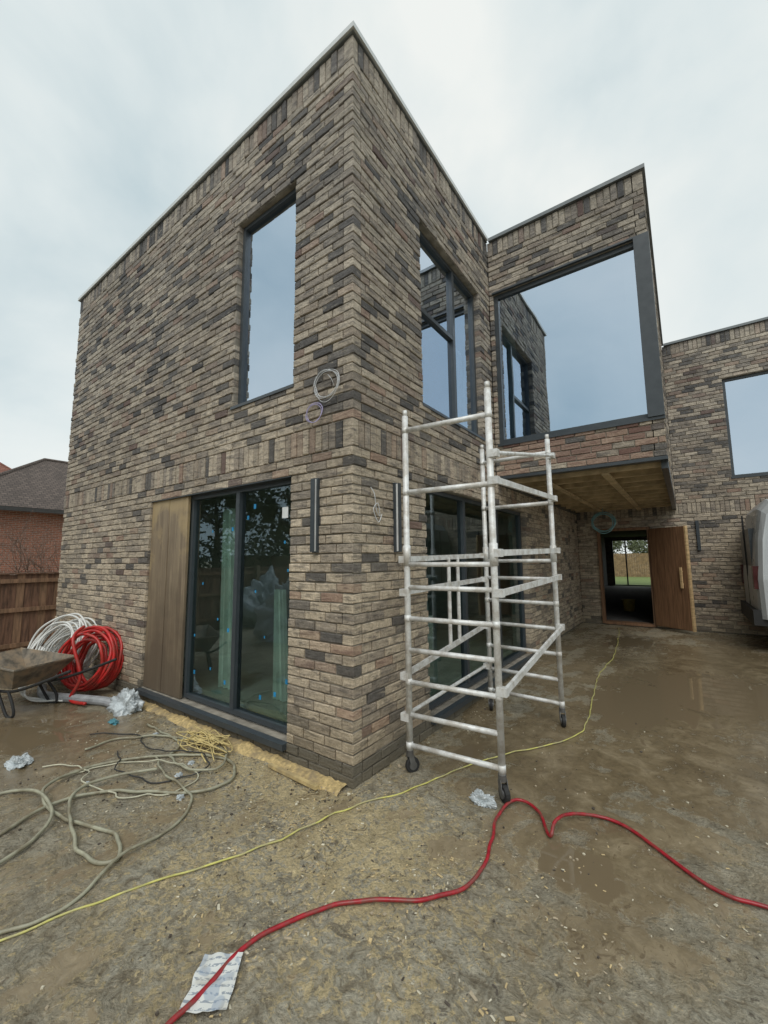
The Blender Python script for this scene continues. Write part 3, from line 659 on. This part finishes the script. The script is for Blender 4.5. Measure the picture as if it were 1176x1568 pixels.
# ---------------- fence
mb=MB(); rs=random.Random(5); y=-9
while y<9:
    w=.12; z0=-.12; t=1.40+rs.uniform(-.01,.01); mb.obox((-7.5+rs.uniform(-.004,.004),y+w/2,(z0+t)/2),(.009,0,.0),(.004,w/2,0),(0,0,(t-z0)/2),rs.choice([0,0,1])); y+=w-.012
for i in range(-5,6): mb.box((-7.46,i*1.8+.85,-.1),(-7.37,i*1.8+.95,1.47),2)
for z in (.15,.75,1.25): mb.box((-7.488,-9,z),(-7.45,9,z+.07),1)
mb.box((-7.54,-9,1.40),(-7.46,9,1.425),0)
mb.obj("timber_fence",[simple("fence_board",(.15,.08,.05),.8,var=.5,nscale=4,stretch=(8,8,1)),simple("fence_board_b",(.23,.135,.08),.8,var=.4,nscale=4,stretch=(8,8,1)),simple("fence_post",(.26,.19,.12),.85)])
mb=MB(); x=-8
while x<9: mb.obox((x,33,.95),(.07,0,0),(0,.01,0),(0,0,.95)); x+=.145
mb.obj("timber_fence.001",simple("garden_fence_board",(.25,.17,.09),.85,var=.35,nscale=5))
def tile_mat(name,c):
    m,nt,out=newmat(name); h=NT(nt); tc=h.n('ShaderNodeTexCoord').outputs['Object']; sep=h.n('ShaderNodeSeparateXYZ'); h.l(tc,sep.inputs[0])
    cb=h.n('ShaderNodeCombineXYZ'); h.l(sep.outputs[1],cb.inputs[0]); h.l(h.math('MULTIPLY',sep.outputs[2],1.4),cb.inputs[1])
    b=h.n('ShaderNodeTexBrick'); h.l(cb.outputs[0],b.inputs['Vector']); b.inputs['Scale'].default_value=1; b.inputs['Brick Width'].default_value=.2; b.inputs['Row Height'].default_value=.14; b.inputs['Mortar Size'].default_value=.012
    b.inputs['Color1'].default_value=(*c,1); b.inputs['Color2'].default_value=(*[k*.6 for k in c],1); b.inputs['Mortar'].default_value=(*[k*.25 for k in c],1)
    p=h.n('ShaderNodeBsdfPrincipled'); h.l(b.outputs['Color'],p.inputs['Base Color']); p.inputs['Roughness'].default_value=.85; h.l(p.outputs[0],out.inputs[0]); return m
RB=brick_tex_mat("red_brick",(.34,.13,.08),(.22,.09,.06),(.34,.29,.24))
def nhouse(name,x0,x1,y0,y1,ez,rz,tile,hip=3.5,base=-.3,win=()):
    e=empty(name); mb=MB(); mb.box((x0,y0,base),(x1,y1,ez)); mb.obj("walls",RB,e)
    ov=.4; xm=(x0+x1)/2; mb=MB()
    a=[(x0-ov,y0-ov,ez),(x1+ov,y0-ov,ez),(x1+ov,y1+ov,ez),(x0-ov,y1+ov,ez),(xm,y0+hip,rz),(xm,y1-hip,rz)]
    mb.add(a,[(0,1,4),(1,2,5,4),(2,3,5),(3,0,4,5),(3,2,1,0)]); mb.obj("roof",tile,e)
    mb=MB(); mb.tube([a[1],(a[4])],.09,8); mb.tube([a[4],a[5]],.09,8); mb.tube([a[2],a[5]],.09,8); mb.obj("ridge_tiles",tile,e)
    mb=MB(); mb.box((x1+ov-.02,y0-ov,ez-.18),(x1+ov+.08,y1+ov,ez-.02)); mb.obj("gutter",DARK,e)
    if win:
        mb=MB()
        for yy in win: mb.box((x1+.01,yy,1.2),(x1+.03,yy+1.2,2.4))
        mb.obj("windows",FRAME,e)
nhouse("neighbouring_house",-29,-20,.2,14,3.85,6.9,tile_mat("brown_tile",(.13,.10,.085)),hip=4,win=(6.5,10))
nhouse("neighbouring_house.001",-48,-38,-3.0,9,6.2,10.6,tile_mat("red_tile",(.30,.13,.09)),hip=4.6,win=(2,5))
mb=MB(); rs=random.Random(2)
def branch(p,d,l,r,dep):
    q=p+d*l; mid=(p+q)/2+Vector((rs.gauss(0,.03),rs.gauss(0,.03),0))*l
    mb.tube([p,mid,q],r,5,rf=lambda i:1-.2*i)
    if dep>0:
        for _ in range(rs.choice([2,3])):
            nd=(d+Vector((rs.gauss(0,.45),rs.gauss(0,.45),rs.gauss(.15,.25)))).normalized(); branch(q if rs.random()<.7 else mid,nd,l*rs.uniform(.6,.85),r*.6,dep-1)
for k in range(9): branch(Vector((-9.2+rs.uniform(-.4,.4),.8+rs.uniform(-1.0,.6),-.1)),Vector((rs.gauss(0,.2),rs.gauss(0,.2),1)).normalized(),.95,.016,4)
mb.obj("bare_shrub",simple("bark",(.16,.11,.085),.9),smooth=True)

# ---------------- van (right edge)
van=empty("delivery_van")
PAINT=simple("silver_paint",(.46,.48,.49),.3,metal=.15,var=.06,spec=.6,nscale=2)
prof=[(0,.55),(.0,1.15),(.05,1.75),(.13,2.25),(.25,2.40),(3.3,2.42),(3.6,2.32),(4.25,1.55),(4.95,1.30),(5.15,1.0),(5.15,.50)]
x0=2.84;y0=6.15;g=.10
mb=MB(); n=len(prof); yy=[0,.05,.12,.30,1.6,1.78,1.85,1.90]
ed=[.09,.04,.015,0,0,.015,.04,.09]
rows=[]
for k,yv in enumerate(yy):
    e_=ed[k]; rows.append([(x0+px_+(e_ if i<6 else -e_),y0+yv+(0.10*max(0,(pz-1.2))/1.2*(1 if k<4 else -1) if k not in(3,4) else 0),g+pz-(e_*1.2 if pz>1.9 else 0)) for i,(px_,pz) in enumerate(prof)])
K=len(yy); vs=[p for r_ in rows for p in r_]; fs=[]
for k in range(K-1):
    for i in range(n): fs.append((k*n+i,k*n+(i+1)%n,(k+1)*n+(i+1)%n,(k+1)*n+i))
fs.append(tuple(range(n))[::-1]); fs.append(tuple((K-1)*n+i for i in range(n))); mb.add(vs,fs)
mb.obj("body",PAINT,van)
mb=MB()
mb.box((x0-.06,y0+.05,g+.45),(x0+.15,y0+1.85,g+.68)); mb.box((x0+.3,y0-.02,g+.38),(x0+4.8,y0+.03,g+.62)); mb.box((x0+.25,y0-.015,g+.95),(x0+4.6,y0+.02,g+1.05))
mb.box((x0+.012,y0+.35,g+1.35),(x0+.10,y0+.88,g+1.95),1); mb.box((x0+.012,y0+1.0,g+1.35),(x0+.10,y0+1.55,g+1.95),1)
mb.box((x0+3.4,y0+.03,g+1.35),(x0+4.1,y0+.10,g+1.9),1); mb.box((x0-.005,y0+.93,g+.7),(x0+.02,y0+.95,g+2.2))
mb.box((x0+.30,y0+.045,g+1.4),(x0+1.5,y0+.075,g+1.9),1)
mb.obj("trim",[BLK,FRAME],van)
mb=MB(); mb.box((x0-.012,y0+.06,g+1.0),(x0+.10,y0+.2,g+1.35)); mb.box((x0-.012,y0+1.70,g+1.0),(x0+.10,y0+1.84,g+1.35)); mb.obj("tail_lights",simple("smoked_red_lens",(.06,.015,.015),.2),van)
mb=MB()
for wx in (.95,4.2):
    for wy in (.08,1.68):
        c=Vector((x0+wx,y0+wy+.07,g+.33)); P=[c+Vector((math.cos(t),0,math.sin(t)))*.24 for t in [2*math.pi*i/28 for i in range(28)]]; mb.tube(P,.09,10,closed=True); mb.tube([c-Vector((0,.05,0)),c+Vector((0,.05,0))],.18,16,1)
mb.obj("wheels",[BLK,simple("wheel_steel",(.3,.3,.3),.4,metal=.6)],van,smooth=True)
mb=MB(); N=18; prof2=[(.0,0),(.12,0),(.15,.28),(.16,.28),(.16,.30),(.14,.30),(.115,.02),(0,.02)]
for i in range(N):
    a=2*math.pi*i/N;b=2*math.pi*(i+1)/N
    for k in range(len(prof2)-1):
        (r0,z0),(r1,z1)=prof2[k],prof2[k+1]; mb.add([(.7+r0*math.cos(a),10.4+r0*math.sin(a),.2+z0),(.7+r0*math.cos(b),10.4+r0*math.sin(b),.2+z0),(.7+r1*math.cos(b),10.4+r1*math.sin(b),.2+z1),(.7+r1*math.cos(a),10.4+r1*math.sin(a),.2+z1)],[(0,1,2,3)])
mb.obj("bucket",simple("yellow_plastic",(.28,.21,.05),.5))

# ---------------- trees: behind the camera (seen reflected) and beyond the garden
def tree(name,c,h,rad,seed,col):
    rs=random.Random(seed); e=empty(name); mb=MB(); c=Vector(c); mb.tube([c,c+Vector((.1,0,h*.5)),c+Vector((0,.1,h*.9))],.22,8,rf=lambda i:1-.4*i)
    for k in range(9):
        a=rs.uniform(0,6.28); z=rs.uniform(.3,.75)*h; mb.tube([c+Vector((0,0,z)),c+Vector((math.cos(a)*rad*.7,math.sin(a)*rad*.7,z+rs.uniform(.3,1.3)))],.06,5)
    mb.obj("trunk",simple(name+"_bark",(.08,.06,.045),.9),e,smooth=True)
    mb=MB()
    cl=[(c+Vector((rs.gauss(0,rad*.42),rs.gauss(0,rad*.42),h*rs.uniform(.2,1))),rs.uniform(.35,.8)*rad*.5) for _ in range(30)]
    for (p,r) in cl:
        for _ in range(220):
            d=Vector((rs.gauss(0,1),rs.gauss(0,1),rs.gauss(0,.8))).normalized()*r*rs.uniform(.4,1); q=p+d; s=rs.uniform(.06,.14); u=Vector((rs.gauss(0,1),rs.gauss(0,1),rs.gauss(0,1))).normalized(); w=u.orthogonal().normalized()
            mb.add([q-u*s,q+w*s*.6,q+u*s,q-w*s*.6],[(0,1,2,3)])
    mb.obj("foliage",simple(name+"_leaf",col,.7,var=.5,nscale=2),e)
for i,(c,h_,r_) in enumerate([((-6.5,-12,0),4.6,2.4),((-2.5,-14,0),5.2,2.8),((-11,-10,0),4.6,2.6),((3,-15,0),5.0,2.6),((-15,-8,0),4.8,2.6),((-3.5,38,0),5,2.6),((0,40,0),6,2.8),((-7,39,0),6,2.8)]):
    tree("evergreen_tree" if i==0 else "evergreen_tree.%03d"%i,c,h_,r_,i+1,(.05,.075,.03) if i<5 else (.09,.11,.05))
mb=MB(); x=-16
while x<14: mb.obox((x,-9,.9),(.07,0,0),(0,.01,0),(0,0,.92)); x+=.142
mb.obj("timber_fence.002",simple("roadside_fence",(.16,.10,.06),.85,var=.35,nscale=5))
bag("covered_material_stack",(-4.3,-3.6),(1.5,.8,1.2),simple("tarpaulin",(.45,.47,.48),.4,var=.3),12,smooth=True); bag("covered_material_stack.001",(-6.8,-4.4),(1.3,.9,1.1),simple("tarpaulin_b",(.32,.36,.38),.4,var=.3),13,smooth=True)

# ---------------- light
sc.world=bpy.data.worlds.new("World"); w=sc.world; w.use_nodes=True; nt=w.node_tree; nt.nodes.clear(); h=NT(nt)
out=h.n('ShaderNodeOutputWorld'); sky=h.n('ShaderNodeTexSky'); sky.sky_type='NISHITA'; sky.sun_disc=False
AZ=R(150.6); EL=R(50); sky.sun_elevation=EL; sky.sun_rotation=AZ
b1=h.n('ShaderNodeBackground'); b1.inputs[1].default_value=.09; h.l(sky.outputs[0],b1.inputs[0])
tc=h.n('ShaderNodeTexCoord').outputs['Generated']
nz=h.noise(h.scale(tc,1,1,1.3),1.9,6,.5,.25)
col=h.ramp(nz,[(.32,(.54,.66,.70)),(.5,(.77,.845,.845)),(.66,(.93,.955,.92))])
b2=h.n('ShaderNodeBackground'); b2.inputs[1].default_value=1.03; h.l(col,b2.inputs[0])
mx=h.n('ShaderNodeMixShader'); mx.inputs[0].default_value=.9; h.l(b1.outputs[0],mx.inputs[1]); h.l(b2.outputs[0],mx.inputs[2]); h.l(mx.outputs[0],out.inputs[0])
ld=bpy.data.lights.new("sun",'SUN'); ld.energy=1.5; ld.angle=R(35); ld.color=(1,.98,.94); lo=bpy.data.objects.new("sun",ld); sc.collection.objects.link(lo)
dirv=Vector((math.sin(AZ)*math.cos(EL),math.cos(AZ)*math.cos(EL),math.sin(EL))); lo.rotation_euler=dirv.to_track_quat('Z','Y').to_euler(); lo.location=(3,-5,12)
